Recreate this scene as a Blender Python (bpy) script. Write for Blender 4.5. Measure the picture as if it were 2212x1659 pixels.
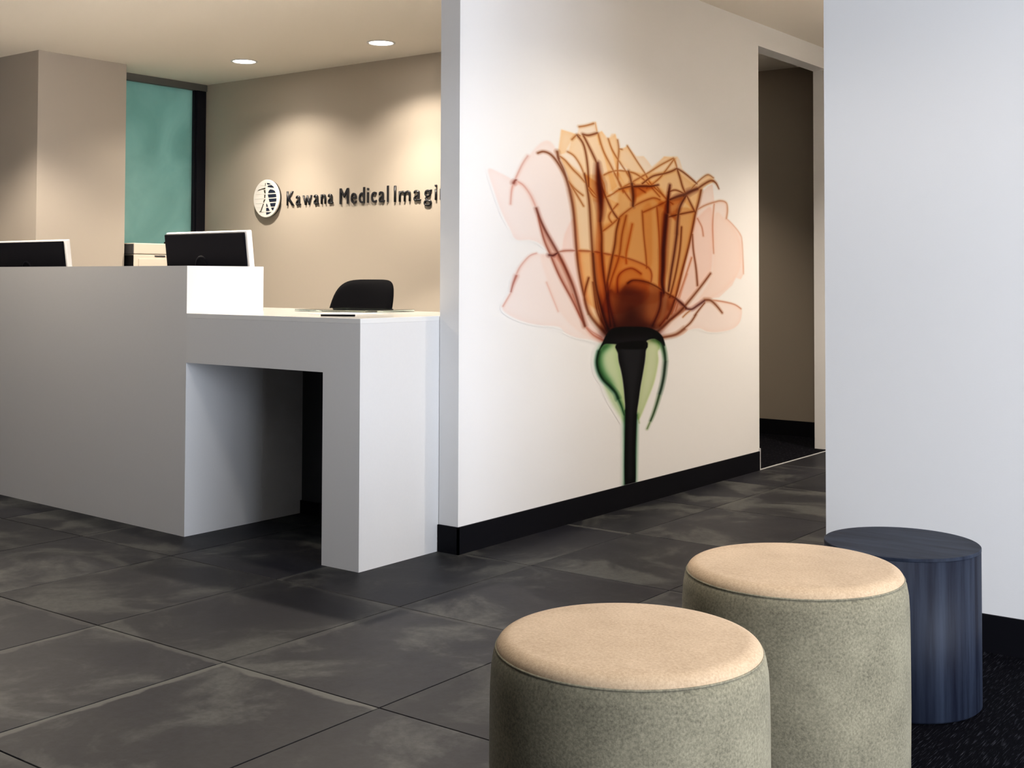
import bpy, bmesh, math, random
import numpy as np
from mathutils import Matrix, Vector

# ------------------------------------------------------------------ scene, camera, world, light
for o in list(bpy.data.objects):
    bpy.data.objects.remove(o, do_unlink=True)
SC = bpy.context.scene
COL = SC.collection
SC.view_settings.view_transform = 'Standard'
SC.view_settings.look = 'None'
SC.view_settings.gamma = 1.0
SC.view_settings.use_curve_mapping = False
SC.view_settings.exposure = 0.9

# world axes: +Y runs along the mural wall away from the viewer, +X towards the windows, Z up
EYE = Vector((0.0, 0.0, 1.10))
FORWARD = Vector((-0.60265, 0.79742, 0.03050))
RIGHT = Vector((0.79776, 0.60297, 0.00310))
cam_data = bpy.data.cameras.new('camera')
cam = bpy.data.objects.new('camera', cam_data)
COL.objects.link(cam)
fwd = FORWARD.normalized()
rgt = (RIGHT - fwd * RIGHT.dot(fwd)).normalized()
upv = rgt.cross(fwd)
m = Matrix((rgt, upv, -fwd)).transposed().to_4x4()
m.translation = EYE
cam.matrix_world = m
cam_data.sensor_fit = 'HORIZONTAL'
cam_data.sensor_width = 36.0
cam_data.lens = 2633.83 * 36.0 / 2212.0
cam_data.shift_y = (519.63 - 829.5) / 2212.0
cam_data.clip_start = 0.05
SC.camera = cam

# overcast daylight outside the windows
world = bpy.data.worlds.new('daylight')
SC.world = world
world.use_nodes = True
wb = world.node_tree.nodes['Background']
wb.inputs['Color'].default_value = (0.79, 0.865, 1.0, 1)
DAY = 6.7
wb.inputs['Strength'].default_value = DAY

# room measures (metres)
CEIL = 2.585
XM = -3.11            # face of the mural wall
XB = -3.21            # its back face
YE = 3.765            # its free end / plane of the right-hand wall
XR = -1.57            # free edge of the right-hand wall
YL = 6.085            # sign wall
WX = 2.6              # window wall

WARM = (1.0, 0.875, 0.73)
NEUTRAL = (1.0, 0.93, 0.84)
COOL = (0.88, 0.93, 1.0)
# ceiling downlights: x, y, watts of the wide beam, cone degrees, blend, watts of the soft inner beam, colour, label
DOWNLIGHTS = [
    (-5.29, 5.62, 22, 136, 0.55, 80, WARM, 'round recessed downlight glowing in the ceiling, nearer the mural wall'),
    (-6.51, 5.55, 22, 136, 0.55, 80, WARM, 'round recessed downlight glowing in the ceiling, nearer the green glass'),
    (-4.07, 4.13, 112, 116, 0.12, 0, WARM, 'round recessed downlight in the ceiling above the low desk'),
    (-6.35, 3.55, 84, 134, 0.35, 0, WARM, 'round recessed downlight in the ceiling above the tall counter'),
    (-1.95, 4.70, 25, 150, 0.50, 60, WARM, 'round recessed downlight in the ceiling in front of the flower mural'),
    (-1.95, 6.75, 64, 124, 0.60, 90, WARM, 'round recessed downlight in the ceiling by the doorway'),
    (-2.60, 2.45, 9, 140, 0.30, 0, COOL, 'round recessed downlight in the ceiling before the desk'),
    (-5.30, 2.68, 48, 140, 0.40, 0, WARM, 'round recessed downlight in the ceiling before the tall counter'),
    (-0.92, 2.32, 10, 140, 0.40, 25, WARM, 'round recessed downlight in the ceiling above the two stools'),
    (-4.30, 7.25, 0.6, 112, 0.60, 55, WARM, 'round recessed downlight in the room behind the doorway'),
]

# ------------------------------------------------------------------ helpers
def tag(o, label=None, cat=None, group=None, kind=None):
    if label: o['label'] = label
    if cat: o['category'] = cat
    if group: o['group'] = group
    if kind: o['kind'] = kind
    return o

def empty(name, loc=(0, 0, 0), rz=0.0):
    o = bpy.data.objects.new(name, None)
    o.empty_display_size = 0.1
    o.location = loc
    o.rotation_euler = (0, 0, rz)
    COL.objects.link(o)
    return o

def link(name, me, mat, parent=None, loc=(0, 0, 0), rot=(0, 0, 0), smooth=False):
    if mat is not None and not me.materials:
        me.materials.append(mat)
    o = bpy.data.objects.new(name, me)
    o.location = loc
    o.rotation_euler = rot
    if parent is not None:
        o.parent = parent
    COL.objects.link(o)
    if smooth:
        me.polygons.foreach_set('use_smooth', [True] * len(me.polygons))
    return o

def mesh(name, verts, faces):
    me = bpy.data.meshes.new(name)
    me.from_pydata([tuple(v) for v in verts], [], faces)
    me.validate()
    me.update()
    return me

def from_bm(name, bm):
    me = bpy.data.meshes.new(name)
    bmesh.ops.recalc_face_normals(bm, faces=bm.faces)
    bm.to_mesh(me)
    bm.free()
    return me

def bm_box(bm, x0, x1, y0, y1, z0, z1):
    v = [bm.verts.new(p) for p in ((x0, y0, z0), (x1, y0, z0), (x1, y1, z0), (x0, y1, z0),
                                   (x0, y0, z1), (x1, y0, z1), (x1, y1, z1), (x0, y1, z1))]
    for f in ((0, 3, 2, 1), (4, 5, 6, 7), (0, 1, 5, 4), (1, 2, 6, 5), (2, 3, 7, 6), (3, 0, 4, 7)):
        bm.faces.new([v[i] for i in f])

def bevel_all(bm, w, seg=2):
    bmesh.ops.recalc_face_normals(bm, faces=bm.faces)
    e = [e for e in bm.edges if e.calc_face_angle(0) > 0.6]
    bmesh.ops.bevel(bm, geom=e, offset=w, segments=seg, profile=0.6, affect='EDGES')

def boxes(name, lst, mat, parent=None, bevel=0.0, seg=2, kind=None, loc=(0, 0, 0), rot=(0, 0, 0)):
    bm = bmesh.new()
    for b in lst:
        t = bmesh.new()
        bm_box(t, *b)
        if bevel: bevel_all(t, bevel, seg)
        tm = bpy.data.meshes.new('t'); t.to_mesh(tm); t.free()
        bm.from_mesh(tm); bpy.data.meshes.remove(tm)
    o = link(name, from_bm(name, bm), mat, parent, loc, rot)
    if kind: o['kind'] = kind
    return o

def prism(name, poly, z0, z1, mat, parent=None, bevel=0.0, seg=2, loc=(0, 0, 0), rot=(0, 0, 0)):
    bm = bmesh.new()
    a = [bm.verts.new((x, y, z0)) for x, y in poly]
    b = [bm.verts.new((x, y, z1)) for x, y in poly]
    n = len(poly)
    bm.faces.new(a[::-1]); bm.faces.new(b)
    for i in range(n):
        bm.faces.new((a[i], a[(i + 1) % n], b[(i + 1) % n], b[i]))
    if bevel: bevel_all(bm, bevel, seg)
    return link(name, from_bm(name, bm), mat, parent, loc, rot)

def lathe(name, prof, mat, parent=None, seg=96, loc=(0, 0, 0), smooth=True, rot=(0, 0, 0)):
    bm = bmesh.new()
    rings = []
    for r, z in prof:
        if r < 1e-6:
            rings.append([bm.verts.new((0, 0, z))])
        else:
            rings.append([bm.verts.new((r * math.cos(2 * math.pi * k / seg), r * math.sin(2 * math.pi * k / seg), z)) for k in range(seg)])
    for A, B in zip(rings, rings[1:]):
        for k in range(seg):
            l = (k + 1) % seg
            if len(A) == 1 and len(B) == 1: continue
            if len(A) == 1: bm.faces.new((A[0], B[l], B[k]))
            elif len(B) == 1: bm.faces.new((A[k], A[l], B[0]))
            else: bm.faces.new((A[k], A[l], B[l], B[k]))
    return link(name, from_bm(name, bm), mat, parent, loc, rot, smooth)

def tube(name, pts, r, mat, parent=None, seg=10, loc=(0, 0, 0)):
    """round bar along a polyline"""
    pts = [Vector(p) for p in pts]
    bm = bmesh.new(); rings = []
    for i, p in enumerate(pts):
        d = (pts[min(i + 1, len(pts) - 1)] - pts[max(i - 1, 0)]).normalized()
        a = d.cross(Vector((0, 0, 1)))
        if a.length < 1e-3: a = d.cross(Vector((0, 1, 0)))
        a.normalize(); b = d.cross(a)
        rings.append([bm.verts.new(p + r * (math.cos(2 * math.pi * k / seg) * a + math.sin(2 * math.pi * k / seg) * b)) for k in range(seg)])
    for A, B in zip(rings, rings[1:]):
        for k in range(seg):
            bm.faces.new((A[k], A[(k + 1) % seg], B[(k + 1) % seg], B[k]))
    bm.faces.new(rings[0][::-1]); bm.faces.new(rings[-1])
    return link(name, from_bm(name, bm), mat, parent, loc, smooth=True)

def smooth_path(P, n=8, closed=False):
    P = [np.array(p, float) for p in P]
    if len(P) < 3 and not closed:
        return P
    out = []
    N = len(P)
    rng = range(N if closed else N - 1)
    for i in rng:
        if closed:
            a, b, c, d = P[i - 1], P[i], P[(i + 1) % N], P[(i + 2) % N]
        else:
            a, b, c, d = P[max(i - 1, 0)], P[i], P[i + 1], P[min(i + 2, N - 1)]
        for k in range(n):
            t = k / n
            out.append(0.5 * (2 * b + (c - a) * t + (2 * a - 5 * b + 4 * c - d) * t * t + (3 * b - a - 3 * c + d) * t ** 3))
    if not closed: out.append(P[-1])
    return out

# ------------------------------------------------------------------ materials (all node based)
def srgb(c):
    c = np.array(c, float) / 255.0
    return np.where(c <= 0.04045, c / 12.92, ((c + 0.055) / 1.055) ** 2.4)

def mat(name, col, rough=0.6, metal=0.0, spec=0.5, noise=0.0, nscale=8.0, bump=0.0, bscale=200.0, sheen=0.0, sheen_tint=None, coat=0.0):
    m = bpy.data.materials.new(name)
    m.use_nodes = True
    nt = m.node_tree
    p = nt.nodes['Principled BSDF']
    p.inputs['Base Color'].default_value = (*col, 1)
    p.inputs['Roughness'].default_value = rough
    p.inputs['Metallic'].default_value = metal
    p.inputs['Specular IOR Level'].default_value = spec
    p.inputs['Coat Weight'].default_value = coat
    if sheen:
        p.inputs['Sheen Weight'].default_value = sheen
        p.inputs['Sheen Roughness'].default_value = 0.45
        if sheen_tint: p.inputs['Sheen Tint'].default_value = (*sheen_tint, 1)
    tc = nt.nodes.new('ShaderNodeTexCoord')
    if noise:
        n = nt.nodes.new('ShaderNodeTexNoise'); n.inputs['Scale'].default_value = nscale; n.inputs['Detail'].default_value = 5
        nt.links.new(tc.outputs['Object'], n.inputs['Vector'])
        mx = nt.nodes.new('ShaderNodeMix'); mx.data_type = 'RGBA'
        mx.inputs[6].default_value = (*[c * (1 - noise) for c in col], 1)
        mx.inputs[7].default_value = (*[min(1, c * (1 + noise)) for c in col], 1)
        nt.links.new(n.outputs['Fac'], mx.inputs[0])
        nt.links.new(mx.outputs[2], p.inputs['Base Color'])
    if bump:
        n = nt.nodes.new('ShaderNodeTexNoise'); n.inputs['Scale'].default_value = bscale; n.inputs['Detail'].default_value = 3
        nt.links.new(tc.outputs['Object'], n.inputs['Vector'])
        b = nt.nodes.new('ShaderNodeBump'); b.inputs['Strength'].default_value = bump; b.inputs['Distance'].default_value = 0.002
        nt.links.new(n.outputs['Fac'], b.inputs['Height'])
        nt.links.new(b.outputs['Normal'], p.inputs['Normal'])
    return m

def emission(name, col, strength):
    m = bpy.data.materials.new(name); m.use_nodes = True
    nt = m.node_tree
    nt.nodes.remove(nt.nodes['Principled BSDF'])
    e = nt.nodes.new('ShaderNodeEmission')
    e.inputs['Color'].default_value = (*col, 1); e.inputs['Strength'].default_value = strength
    nt.links.new(e.outputs[0], nt.nodes['Material Output'].inputs[0])
    return m

WALLC = (0.80, 0.79, 0.78)
M_WALL = mat('white_wall_paint', WALLC, 0.75, spec=0.25, bump=0.06, bscale=260)
M_DARKWALL = mat('dark_unseen_wall', (0.10, 0.085, 0.07), 0.7, noise=0.2, nscale=6)  # unseen walls, darkened to cut the light bounced onto the counter front
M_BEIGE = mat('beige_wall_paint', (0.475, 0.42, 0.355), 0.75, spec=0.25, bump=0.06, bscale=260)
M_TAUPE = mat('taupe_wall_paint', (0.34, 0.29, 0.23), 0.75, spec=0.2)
M_BULK = mat('dark_grey_bulkhead', (0.13, 0.13, 0.12), 0.7, spec=0.2)
M_CEIL = mat('ceiling_paint', (0.88, 0.82, 0.73), 0.9, spec=0.1, bump=0.05, bscale=220)
M_BASE = mat('black_skirting', (0.004, 0.004, 0.006), 0.6, spec=0.08)
M_COUNTER = mat('white_solid_surface', (0.72, 0.71, 0.70), 0.42, spec=0.4, noise=0.02, nscale=120)
M_DESKTOP = mat('polished_white_top', (0.78, 0.77, 0.75), 0.12, spec=0.5)
M_BLACK = mat('black_plastic', (0.003, 0.003, 0.004), 0.5, spec=0.12)
M_SCREENBACK = mat('black_shell', (0.002, 0.002, 0.004), 0.6, spec=0.06)
M_SILVER = mat('pale_silver_plastic', (0.78, 0.77, 0.77), 0.35, metal=0.1)
M_CREAM = mat('cream_plastic', (0.68, 0.61, 0.52), 0.5)
M_GREYP = mat('dark_grey_plastic', (0.03, 0.03, 0.035), 0.5)
M_FABRIC = mat('black_office_fabric', (0.003, 0.003, 0.004), 0.95, spec=0.05, bump=0.3, bscale=500)
M_FRAME = mat('black_metal_frame', (0.008, 0.008, 0.013), 0.5, spec=0.2)
M_LETTER = mat('dark_charcoal_letters', (0.012, 0.012, 0.016), 0.35)
M_NAVY = mat('navy_emblem_paint', (0.008, 0.012, 0.035), 0.5)
M_OLIVE = mat('dark_olive_emblem_paint', (0.06, 0.055, 0.04), 0.5)
M_FAINT = mat('pale_grey_emblem_paint', (0.66, 0.66, 0.62), 0.5)
M_EMBLEM = mat('emblem_white', (0.80, 0.78, 0.75), 0.45)
M_EMBSIDE = mat('emblem_dark_edge', (0.03, 0.025, 0.02), 0.5)
M_TRIM = mat('white_metal_trim', (0.75, 0.75, 0.75), 0.35, metal=0.3)
M_CABLE = mat('grey_cable', (0.05, 0.05, 0.055), 0.5)
M_PAPER = mat('printed_paper', (0.72, 0.70, 0.66), 0.7)
M_LAMP = emission('downlight_lens_glow', (1.0, 0.93, 0.82), 14.0)
M_GROUT = mat('dark_grout', (0.016, 0.016, 0.017), 0.9)

def tile_material():
    m = bpy.data.materials.new('cement_look_tile'); m.use_nodes = True
    nt = m.node_tree; L = nt.links.new; N = nt.nodes.new
    p = nt.nodes['Principled BSDF']
    tc = N('ShaderNodeTexCoord'); oi = N('ShaderNodeObjectInfo')
    # each tile takes its own cut out of the cloudy print
    sc = N('ShaderNodeVectorMath'); sc.operation = 'SCALE'; sc.inputs[0].default_value = (31.0, 17.0, 9.0)
    L(oi.outputs['Random'], sc.inputs['Scale'])
    ad = N('ShaderNodeVectorMath'); ad.operation = 'ADD'
    L(tc.outputs['Object'], ad.inputs[0]); L(sc.outputs[0], ad.inputs[1])
    n1 = N('ShaderNodeTexNoise'); n1.inputs['Scale'].default_value = 2.6; n1.inputs['Detail'].default_value = 7; n1.inputs['Roughness'].default_value = 0.6; n1.inputs['Distortion'].default_value = 0.6
    L(ad.outputs[0], n1.inputs['Vector'])
    r1 = N('ShaderNodeValToRGB')
    e = r1.color_ramp.elements
    e[0].position = 0.40; e[0].color = (0.0078, 0.0079, 0.0118, 1)
    e[1].position = 0.62; e[1].color = (0.047, 0.0475, 0.0455, 1)
    x = r1.color_ramp.elements.new(0.52); x.color = (0.0135, 0.0136, 0.0162, 1)
    L(n1.outputs['Fac'], r1.inputs['Fac'])
    n2 = N('ShaderNodeTexNoise'); n2.inputs['Scale'].default_value = 38; n2.inputs['Detail'].default_value = 5; n2.inputs['Roughness'].default_value = 0.75
    L(ad.outputs[0], n2.inputs['Vector'])
    mr = N('ShaderNodeMapRange'); mr.inputs['From Min'].default_value = 0.3; mr.inputs['From Max'].default_value = 0.7
    mr.inputs['To Min'].default_value = 0.66; mr.inputs['To Max'].default_value = 1.34
    L(n2.outputs['Fac'], mr.inputs['Value'])
    mu = N('ShaderNodeMix'); mu.data_type = 'RGBA'; mu.blend_type = 'MULTIPLY'; mu.inputs[0].default_value = 1
    L(r1.outputs['Color'], mu.inputs[6]); L(mr.outputs[0], mu.inputs[7])
    # pale worn rim printed along two sides of some tiles (object colour red = amount, green = overall tone)
    cs = N('ShaderNodeSeparateColor'); L(oi.outputs['Color'], cs.inputs[0])
    sx = N('ShaderNodeSeparateXYZ'); L(tc.outputs['Object'], sx.inputs[0])
    ex = N('ShaderNodeMath'); ex.operation = 'ADD'; ex.inputs[1].default_value = TX / 2; L(sx.outputs['X'], ex.inputs[0])
    ey = N('ShaderNodeMath'); ey.operation = 'SUBTRACT'; ey.inputs[0].default_value = TY / 2; L(sx.outputs['Y'], ey.inputs[1])
    mn = N('ShaderNodeMath'); mn.operation = 'MINIMUM'; L(ex.outputs[0], mn.inputs[0]); L(ey.outputs[0], mn.inputs[1])
    n3 = N('ShaderNodeTexNoise'); n3.inputs['Scale'].default_value = 9; n3.inputs['Detail'].default_value = 4; L(ad.outputs[0], n3.inputs['Vector'])
    ma = N('ShaderNodeMath'); ma.operation = 'MULTIPLY_ADD'; ma.inputs[1].default_value = 0.07; L(n3.outputs['Fac'], ma.inputs[0]); ma.inputs[2].default_value = -0.011
    lt = N('ShaderNodeMapRange'); lt.inputs['From Min'].default_value = 0.006; lt.inputs['From Max'].default_value = -0.004
    df = N('ShaderNodeMath'); df.operation = 'SUBTRACT'; L(mn.outputs[0], df.inputs[0]); L(ma.outputs[0], df.inputs[1])
    L(df.outputs[0], lt.inputs['Value'])
    am = N('ShaderNodeMath'); am.operation = 'MULTIPLY'; L(lt.outputs[0], am.inputs[0]); L(cs.outputs[0], am.inputs[1])
    m2 = N('ShaderNodeMix'); m2.data_type = 'RGBA'; m2.inputs[7].default_value = (0.080, 0.079, 0.072, 1)
    L(am.outputs[0], m2.inputs[0]); L(mu.outputs[2], m2.inputs[6])
    tn = N('ShaderNodeMix'); tn.data_type = 'RGBA'; tn.blend_type = 'MULTIPLY'; tn.inputs[0].default_value = 1
    L(m2.outputs[2], tn.inputs[6]); L(cs.outputs[1], tn.inputs[7])
    L(tn.outputs[2], p.inputs['Base Color'])
    p.inputs['Roughness'].default_value = 0.5
    p.inputs['Specular IOR Level'].default_value = 0.12
    b = N('ShaderNodeBump'); b.inputs['Strength'].default_value = 0.12; b.inputs['Distance'].default_value = 0.002
    L(n2.outputs['Fac'], b.inputs['Height']); L(b.outputs[0], p.inputs['Normal'])
    return m

def carpet_material():
    m = bpy.data.materials.new('black_woven_carpet'); m.use_nodes = True
    nt = m.node_tree; L = nt.links.new; N = nt.nodes.new
    p = nt.nodes['Principled BSDF']
    tc = N('ShaderNodeTexCoord'); mp = N('ShaderNodeMapping')
    mp.inputs['Rotation'].default_value = (0, 0, math.radians(8)); mp.inputs['Scale'].default_value = (300, 22, 1)
    L(tc.outputs['Object'], mp.inputs[0])
    n = N('ShaderNodeTexNoise'); n.inputs['Scale'].default_value = 1.0; n.inputs['Detail'].default_value = 3
    L(mp.outputs[0], n.inputs['Vector'])
    r = N('ShaderNodeValToRGB'); e = r.color_ramp.elements
    e[0].position = 0.55; e[0].color = (0.0008, 0.0008, 0.0020, 1); e[1].position = 0.78; e[1].color = (0.034, 0.034, 0.042, 1)
    L(n.outputs['Fac'], r.inputs['Fac']); L(r.outputs['Color'], p.inputs['Base Color'])
    p.inputs['Roughness'].default_value = 1.0; p.inputs['Specular IOR Level'].default_value = 0.05
    b = N('ShaderNodeBump'); b.inputs['Strength'].default_value = 0.6; b.inputs['Distance'].default_value = 0.004
    L(n.outputs['Fac'], b.inputs['Height']); L(b.outputs[0], p.inputs['Normal'])
    return m

def velvet(name, col, dark):
    m = bpy.data.materials.new(name); m.use_nodes = True
    nt = m.node_tree; L = nt.links.new; N = nt.nodes.new
    p = nt.nodes['Principled BSDF']; tc = N('ShaderNodeTexCoord')
    n = N('ShaderNodeTexNoise'); n.inputs['Scale'].default_value = 190; n.inputs['Detail'].default_value = 4; n.inputs['Roughness'].default_value = 0.7
    L(tc.outputs['Object'], n.inputs['Vector'])
    n2 = N('ShaderNodeTexNoise'); n2.inputs['Scale'].default_value = 9; n2.inputs['Detail'].default_value = 3
    L(tc.outputs['Object'], n2.inputs['Vector'])
    ad = N('ShaderNodeMath'); ad.operation = 'MULTIPLY_ADD'; ad.inputs[1].default_value = 0.45; L(n2.outputs['Fac'], ad.inputs[0]); L(n.outputs['Fac'], ad.inputs[2])
    r = N('ShaderNodeValToRGB'); e = r.color_ramp.elements
    e[0].position = 0.45; e[0].color = (*dark, 1); e[1].position = 0.95; e[1].color = (*col, 1)
    L(ad.outputs[0], r.inputs['Fac']); L(r.outputs['Color'], p.inputs['Base Color'])
    p.inputs['Roughness'].default_value = 0.95; p.inputs['Specular IOR Level'].default_value = 0.08
    p.inputs['Sheen Weight'].default_value = 0.10; p.inputs['Sheen Roughness'].default_value = 0.4
    b = N('ShaderNodeBump'); b.inputs['Strength'].default_value = 0.35; b.inputs['Distance'].default_value = 0.0015
    L(n.outputs['Fac'], b.inputs['Height']); L(b.outputs[0], p.inputs['Normal'])
    return m

def wood_blue(name, vertical=True):
    m = bpy.data.materials.new(name); m.use_nodes = True
    nt = m.node_tree; L = nt.links.new; N = nt.nodes.new
    p = nt.nodes['Principled BSDF']; tc = N('ShaderNodeTexCoord'); mp = N('ShaderNodeMapping')
    mp.inputs['Scale'].default_value = (26, 26, 1.1) if vertical else (5, 34, 1)
    if not vertical: mp.inputs['Rotation'].default_value = (0, 0, math.radians(24))
    L(tc.outputs['Object'], mp.inputs[0])
    n = N('ShaderNodeTexNoise'); n.inputs['Scale'].default_value = 1.0; n.inputs['Detail'].default_value = 6; n.inputs['Roughness'].default_value = 0.65
    L(mp.outputs[0], n.inputs['Vector'])
    r = N('ShaderNodeValToRGB'); e = r.color_ramp.elements
    e[0].position = 0.34; e[0].color = (0.0025, 0.0036, 0.0105, 1); e[1].position = 0.70; e[1].color = (0.024, 0.032, 0.052, 1)
    L(n.outputs['Fac'], r.inputs['Fac']); L(r.outputs['Color'], p.inputs['Base Color'])
    p.inputs['Roughness'].default_value = 0.55; p.inputs['Specular IOR Level'].default_value = 0.16
    return m

def frosted_green():
    m = bpy.data.materials.new('frosted_green_glass'); m.use_nodes = True
    nt = m.node_tree; L = nt.links.new; N = nt.nodes.new
    out = nt.nodes['Material Output']; nt.nodes.remove(nt.nodes['Principled BSDF'])
    tc = N('ShaderNodeTexCoord')
    n = N('ShaderNodeTexNoise'); n.inputs['Scale'].default_value = 2.2; n.inputs['Detail'].default_value = 5; n.inputs['Distortion'].default_value = 1.2
    L(tc.outputs['Object'], n.inputs['Vector'])
    r = N('ShaderNodeValToRGB'); e = r.color_ramp.elements
    e[0].position = 0.3; e[0].color = (0.21, 0.335, 0.295, 1); e[1].position = 0.75; e[1].color = (0.29, 0.42, 0.37, 1)
    L(n.outputs['Fac'], r.inputs['Fac'])
    t = N('ShaderNodeBsdfTranslucent'); d = N('ShaderNodeBsdfDiffuse'); g = N('ShaderNodeBsdfGlossy'); g.inputs['Roughness'].default_value = 0.25
    L(r.outputs['Color'], t.inputs['Color']); L(r.outputs['Color'], d.inputs['Color'])
    a = N('ShaderNodeMixShader'); a.inputs[0].default_value = 0.45; L(t.outputs[0], a.inputs[1]); L(d.outputs[0], a.inputs[2])
    b = N('ShaderNodeMixShader'); b.inputs[0].default_value = 0.04; L(a.outputs[0], b.inputs[1]); L(g.outputs[0], b.inputs[2])
    L(b.outputs[0], out.inputs[0])
    return m

def clear_glass():
    m = bpy.data.materials.new('clear_greenish_glass'); m.use_nodes = True
    p = m.node_tree.nodes['Principled BSDF']
    p.inputs['Base Color'].default_value = (0.75, 0.86, 0.78, 1); p.inputs['Roughness'].default_value = 0.03
    p.inputs['Transmission Weight'].default_value = 1.0; p.inputs['IOR'].default_value = 1.5
    return m

def print_material():
    m = bpy.data.materials.new('mural_ink'); m.use_nodes = True
    nt = m.node_tree; p = nt.nodes['Principled BSDF']
    a = nt.nodes.new('ShaderNodeVertexColor'); a.layer_name = 'ink'
    nt.links.new(a.outputs['Color'], p.inputs['Base Color'])
    p.inputs['Roughness'].default_value = 0.8; p.inputs['Specular IOR Level'].default_value = 0.08
    return m

TX, TY = 0.6065, 0.742        # floor tile module
GAP = 0.0035
M_TILE = tile_material()
M_CARPET = carpet_material()
M_VELVET_LIT = velvet('sand_velvet_lit', (0.60, 0.44, 0.29), (0.40, 0.28, 0.17))  # stool tops: warm lamp light put into the lighter colour
M_VELVET_SHADED = velvet('sand_velvet_shaded', (0.315, 0.28, 0.190), (0.105, 0.093, 0.063))  # same velvet, darker and greyer: shade of the stool sides put in its colour
M_WOOD = wood_blue('blue_grey_woodgrain')
M_WOODTOP = wood_blue('blue_grey_woodgrain_top', False)
M_FROST = frosted_green()
M_GLASS = clear_glass()
M_INK = print_material()

# ------------------------------------------------------------------ the room
floor = boxes('floor', [(-10.0, XR - 0.0, -2.6, 9.6, -0.08, -0.004)], M_GROUT, kind='structure')
tag(floor, 'dark grey cement-look tile floor of the reception and corridor')
tile_me = None
rng = random.Random(4)
X0, Y0 = -2.775, 2.312
for i in range(-9, 2):
    for j in range(-2, 8):
        x0, y0 = X0 + i * TX, Y0 + j * TY
        if x0 + TX > XR + 0.05: continue
        if tile_me is None:
            bm = bmesh.new()
            bm_box(bm, -TX / 2 + GAP / 2, TX / 2 - GAP / 2, -TY / 2 + GAP / 2, TY / 2 - GAP / 2, -0.012, 0.0)
            es = [e for e in bm.edges if all(v.co.z > -0.001 for v in e.verts)]
            bmesh.ops.bevel(bm, geom=es, offset=0.0012, segments=1, affect='EDGES')
            tile_me = from_bm('tile', bm)
        t = link('tile', tile_me, M_TILE, floor, (x0 + TX / 2, y0 + TY / 2, 0.0))
        edge = 1.0 if (i, j) == (0, -1) else (rng.random() ** 3) * 0.55
        t.color = (edge, rng.uniform(0.80, 1.12), 0, 1)
carpet = boxes('floor_carpet', [(XR, WX + 0.3, -2.6, YE, -0.08, 0.0)], M_CARPET, kind='structure')
tag(carpet, 'black woven carpet under the stools and the round table')
carpet2 = boxes('floor_carpet', [(-7.0, XM, 6.3, 9.6, -0.05, 0.003)], M_CARPET, kind='structure')
tag(carpet2, 'dark carpet of the room behind the doorway')
boxes('trim_1', [(XM - 0.001, XM + 0.006, 6.482, 7.50, 0.0, 0.004)], M_TRIM, kind='structure')
boxes('trim_2', [(XM - 0.02, XM + 0.0075, 6.472, 6.4825, 0.0, 0.125)], M_TRIM, kind='structure')

boxes('ceiling', [(-10.0, WX + 0.3, -2.6, 9.6, CEIL, CEIL + 0.12)], M_CEIL, kind='structure')

# mural wall with its doorway
boxes('wall_center', [(XB, XM, YE, 6.482, 0.0, CEIL), (XB, XM, 6.482, 7.50, 2.452, CEIL), (XB, XM, 7.50, 9.5, 0.0, CEIL)], M_WALL, kind='structure')
boxes('baseboard_center', [(XM, XM + 0.008, YE - 0.008, 6.472, 0.0, 0.108), (XB, XM + 0.008, YE - 0.008, YE, 0.0, 0.108)], M_BASE, kind='structure')
# right-hand wall and the corridor side behind it
boxes('wall_right', [(XR, WX, YE - 0.01, YE + 0.11, 0.0, CEIL), (XR, XR + 0.12, YE + 0.11, 9.5, 0.0, CEIL)], M_WALL, kind='structure')
boxes('baseboard_right', [(XR, WX, YE - 0.018, YE - 0.01, 0.0, 0.110)], M_BASE, kind='structure')
boxes('wall_corridor_end', [(XB, XR + 0.12, 9.5, 9.6, 0.0, CEIL)], M_WALL, kind='structure')
# sign wall, the room behind the doorway
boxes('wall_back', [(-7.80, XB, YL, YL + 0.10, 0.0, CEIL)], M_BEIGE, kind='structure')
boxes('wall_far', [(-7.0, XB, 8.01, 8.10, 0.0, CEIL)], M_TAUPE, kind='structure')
boxes('baseboard_far', [(-7.0, XB, 8.0, 8.01, 0.0, 0.108)], M_BASE, kind='structure')
boxes('wall_far_side', [(-7.1, -7.0, YL + 0.10, 8.1, 0.0, CEIL)], M_BEIGE, kind='structure')
# left side: pillar, glazed partition with a shallow bulkhead
boxes('wall_pillar', [(-7.80, -7.28, 4.475, 5.15, 0.0, CEIL), (-9.9, -7.80, 4.475, 4.60, 0.0, CEIL)], M_BEIGE, kind='structure')
boxes('wall_left', [(-7.72, -7.565, 5.15, YL, 2.535, CEIL), (-7.72, -7.60, 5.15, YL, 0.0, 0.10)], M_BULK, kind='structure')
win = empty('window_1', (-7.62, 5.15, 0.10))
tag(win, 'frosted green glass partition with black frame beside the sign wall', kind='structure')
boxes('pane', [(-0.006, 0.006, 0.0, 0.832, 0.0, 2.435)], M_FROST, win)
boxes('frame', [(-0.03, 0.03, 0.832, 0.848, 0.0, 2.435)], M_FRAME, win, 0.002)
boxes('frame', [(-0.03, 0.045, 0.850, 0.934, 0.0, 2.435)], M_FRAME, win, 0.002)
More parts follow.
